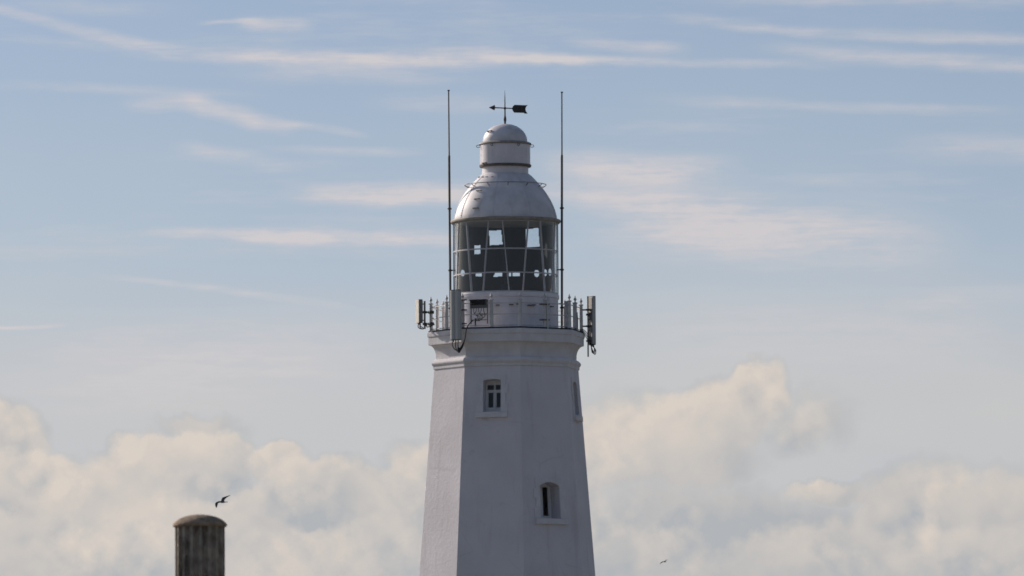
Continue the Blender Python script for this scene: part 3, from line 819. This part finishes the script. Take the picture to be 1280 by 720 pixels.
# two narrow radio cabinets standing inside the rail on the right
for deg, r_, label in ((59, 88, 'narrow grey radio cabinet inside the rail, nearer the lantern of the right-hand pair'),
                       (76.5, 88.5, 'narrow grey radio cabinet inside the rail, nearer the right-hand panel antenna')):
    a = R(deg); c = pol(a, r_ * PX, 0); n, tg = bearing(a), tangent(a)
    JB = empty('radio_cabinet', (TX + c.x, c.y, ZD + .02), label, 'cabinet', 'narrow radio cabinets inside the gallery rail')
    tz = Vector((1, 0, 0)); ty = Vector((0, 1, 0))
    MB().box(UPV * .62, tz * .085, ty * .10, UPV * .52).build('case', 'post', JB)
    MB().box(UPV * 1.155, tz * .10, ty * .115, UPV * .015).build('lid', 'galv', JB)
    MB().box(UPV * .05, tz * .06, ty * .07, UPV * .06).build('foot', 'galv', JB)
    MB().box(UPV * .62 - ty * .105, tz * .065, ty * .008, UPV * .44).build('door', 'post', JB)
    MB().tube([tz * .11 + UPV * .05, tz * .11 + UPV * .5, tz * .09 + UPV * .78], .022, 6).build('cable', 'cable', JB, True)

# ------------------------------------------------------------------ fluted column, nearer the camera
CD = 110.0
p_top = pixel_point(249.8, 650, CD); sc_ = CD / F
FC = empty('fluted_column', (p_top.x, p_top.y, 0), 'dark weathered fluted column with a low domed cap at the lower left', 'column')
def zc_(y): return pixel_point(249.8, y, CD).z
NF = 17; seg = NF * 10; shaft = MB(); v = []; f_ = []
zl = [.55, 2, 4, 5.5] + [zc_(722) + (zc_(658) - zc_(722)) * k / 6 for k in range(7)]
zl = sorted(z for z in zl)
for z in zl:
    for k in range(seg):
        a = 2 * math.pi * k / seg; u = (k % 10) / 10
        w_ = max(0.0, (u - .30) / .70); rr_ = 31.2 * sc_ * (1 - .17 * math.sin(math.pi * w_) ** .6 if .31 < u else 1.0)
        rr_ *= 1 + .0 * z
        v.append((rr_ * math.sin(a), -rr_ * math.cos(a), z))
n_ = len(zl)
f_ = [(j * seg + k, j * seg + (k + 1) % seg, (j + 1) * seg + (k + 1) % seg, (j + 1) * seg + k) for j in range(n_ - 1) for k in range(seg)]
f_ += [tuple(range(seg)), tuple((n_ - 1) * seg + k for k in range(seg))]
mesh_object('shaft', v, f_, 'column', FC, True, 25)
cp = [(29, 659), (33.2, 658.6), (34.0, 657.6), (34.0, 655.6), (33.2, 654.4), (30.5, 651.6), (26, 648.6), (20, 646), (13, 644.2), (6, 643.3), (.05, 643)]
MB().lathe([(r_ * sc_, zc_(y)) for r_, y in cp], 64).build('cap', 'cap', FC, True, 50)
MB().lathe([(.52, -.2), (.52, .28), (.47, .30), (.44, .36), (.36, .42), (.34, .5), (.31, .56)], 32).build('base', 'column', FC, True)

# ------------------------------------------------------------------ gulls
def gull(px, py, depth, scale, yaw, roll, label, wings, span_px):
    p = pixel_point(px, py, depth); k = depth / F
    o = empty('gull', p, label, 'bird', 'gulls in flight')
    # body along -x (head left), lofted
    secs = [(-5.6, .0, .25), (-5.0, .1, .9), (-4.0, .25, 1.15), (-2.6, .15, 1.35), (-.6, -.1, 1.75), (1.6, -.25, 1.55), (3.4, -.2, .95), (4.6, -.1, .6)]
    mb = MB(); v = []
    for x, z, r_ in secs:
        v += [Vector((x, math.cos(q * math.pi / 5) * r_ * .95, z + math.sin(q * math.pi / 5) * r_ * .72)) for q in range(10)]
    f_ = [(j * 10 + q, j * 10 + (q + 1) % 10, j * 10 + 10 + (q + 1) % 10, j * 10 + 10 + q) for j in range(len(secs) - 1) for q in range(10)] + [tuple(range(10)), tuple(70 + q for q in range(10))]
    mb.add(v, f_)
    tl = MB().add([(4.0, -.5, .15), (4.0, .5, .15), (7.0, 1.3, .1), (7.2, 0, .1), (7.0, -1.3, .1), (4.0, -.5, -.3), (4.0, .5, -.3), (7.0, 1.3, -.02), (7.2, 0, -.02), (7.0, -1.3, -.02)],
                  [(0, 1, 2, 3, 4), (9, 8, 7, 6, 5), (0, 5, 6, 1), (1, 6, 7, 2), (2, 7, 8, 3), (3, 8, 9, 4), (4, 9, 5, 0)])
    bl = MB().tube([(-5.4, 0, .0), (-6.3, 0, -.08), (-6.9, 0, -.25)], [.28, .2, .05], 6)
    parts = [('body', mb, 'gull_pale'), ('tail', tl, 'gull'), ('bill', bl, 'bill')]
    for wv in wings:
        w = MB(); v = []; n = len(wv)
        for (lead, trail, th) in wv:
            L, T = Vector(lead), Vector(trail); d = (T - L)
            # a thin cambered section: leading edge, top, trailing edge, under
            nrm_ = Vector((0, 0, 1)) if abs(d.normalized().z) < .8 else Vector((0, 1, 0))
            v += [L, L + d * .35 + nrm_ * th, T, L + d * .35 - nrm_ * th * .4]
        f_ = [(j * 4 + q, j * 4 + (q + 1) % 4, j * 4 + 4 + (q + 1) % 4, j * 4 + 4 + q) for j in range(n - 1) for q in range(4)] + [(0, 1, 2, 3), tuple((n - 1) * 4 + q for q in (3, 2, 1, 0))]
        w.add(v, f_); parts.append(('wing', w, 'gull'))
    rot = Matrix.Rotation(yaw, 3, 'Z') @ Matrix.Rotation(roll, 3, 'X')
    for nm, mb, mt in parts:
        mb.v = [(rot @ q if nm != 'wing' else q) * (k * scale) for q in mb.v]
        mb.build(nm, mt, o, True, 60)
    return o
# wings as (leading, trailing, thickness) sections; x right, y away, z up, in picture pixels from the body
far = [((-1.6, .8, .6), (2.6, 1.0, .2), .45), ((-.9, 4.5, 3.6), (2.9, 5.0, 2.6), .4), ((-.2, 8.0, 5.6), (3.6, 9.0, 4.0), .35), ((1.6, 9.8, 6.6), (5.2, 10.5, 5.8), .3), ((5.4, 12, 7.9), (7.8, 12.5, 7.5), .2), ((9.6, 14, 9.2), (10.2, 14, 9.0), .08)]
near = [((-2.2, -.8, .5), (1.6, -1.0, -.2), .45), ((-4.6, -4.2, .6), (-1.8, -4.6, -1.0), .4), ((-7.4, -7.4, -.8), (-4.6, -7.8, -1.8), .35), ((-8.6, -8.6, -2.6), (-5.0, -9.0, -3.0), .3), ((-8.2, -10, -5.6), (-5.6, -10.4, -5.2), .2), ((-7.0, -11, -7.9), (-6.2, -11.2, -7.6), .08)]
gull(277.6, 627.4, 470, 1.0, R(16), R(20), 'dark gull with bent wings flying just above the fluted column', [far, near], 20)
far2 = [((-.8, .8, .4), (1.0, 1.0, .2), .4), ((.6, 4, 2.6), (2.4, 4.4, 1.6), .35), ((3.2, 8, 4.4), (5.0, 8.4, 3.6), .3), ((8.0, 12, 5.4), (8.8, 12.4, 5.0), .08)]
near2 = [((-1.6, -.8, .3), (.6, -1.0, -.2), .4), ((-5.0, -4, .6), (-3.0, -4.6, -.8), .35), ((-8.8, -8, -1.8), (-7.0, -8.4, -2.9), .3), ((-12.4, -12, -6.2), (-11.6, -12.4, -6.0), .08)]
gull(830.6, 702.2, 900, .52, R(35), R(15), 'tiny distant gull low in the sky, right of the tower', [far2, near2], 11)
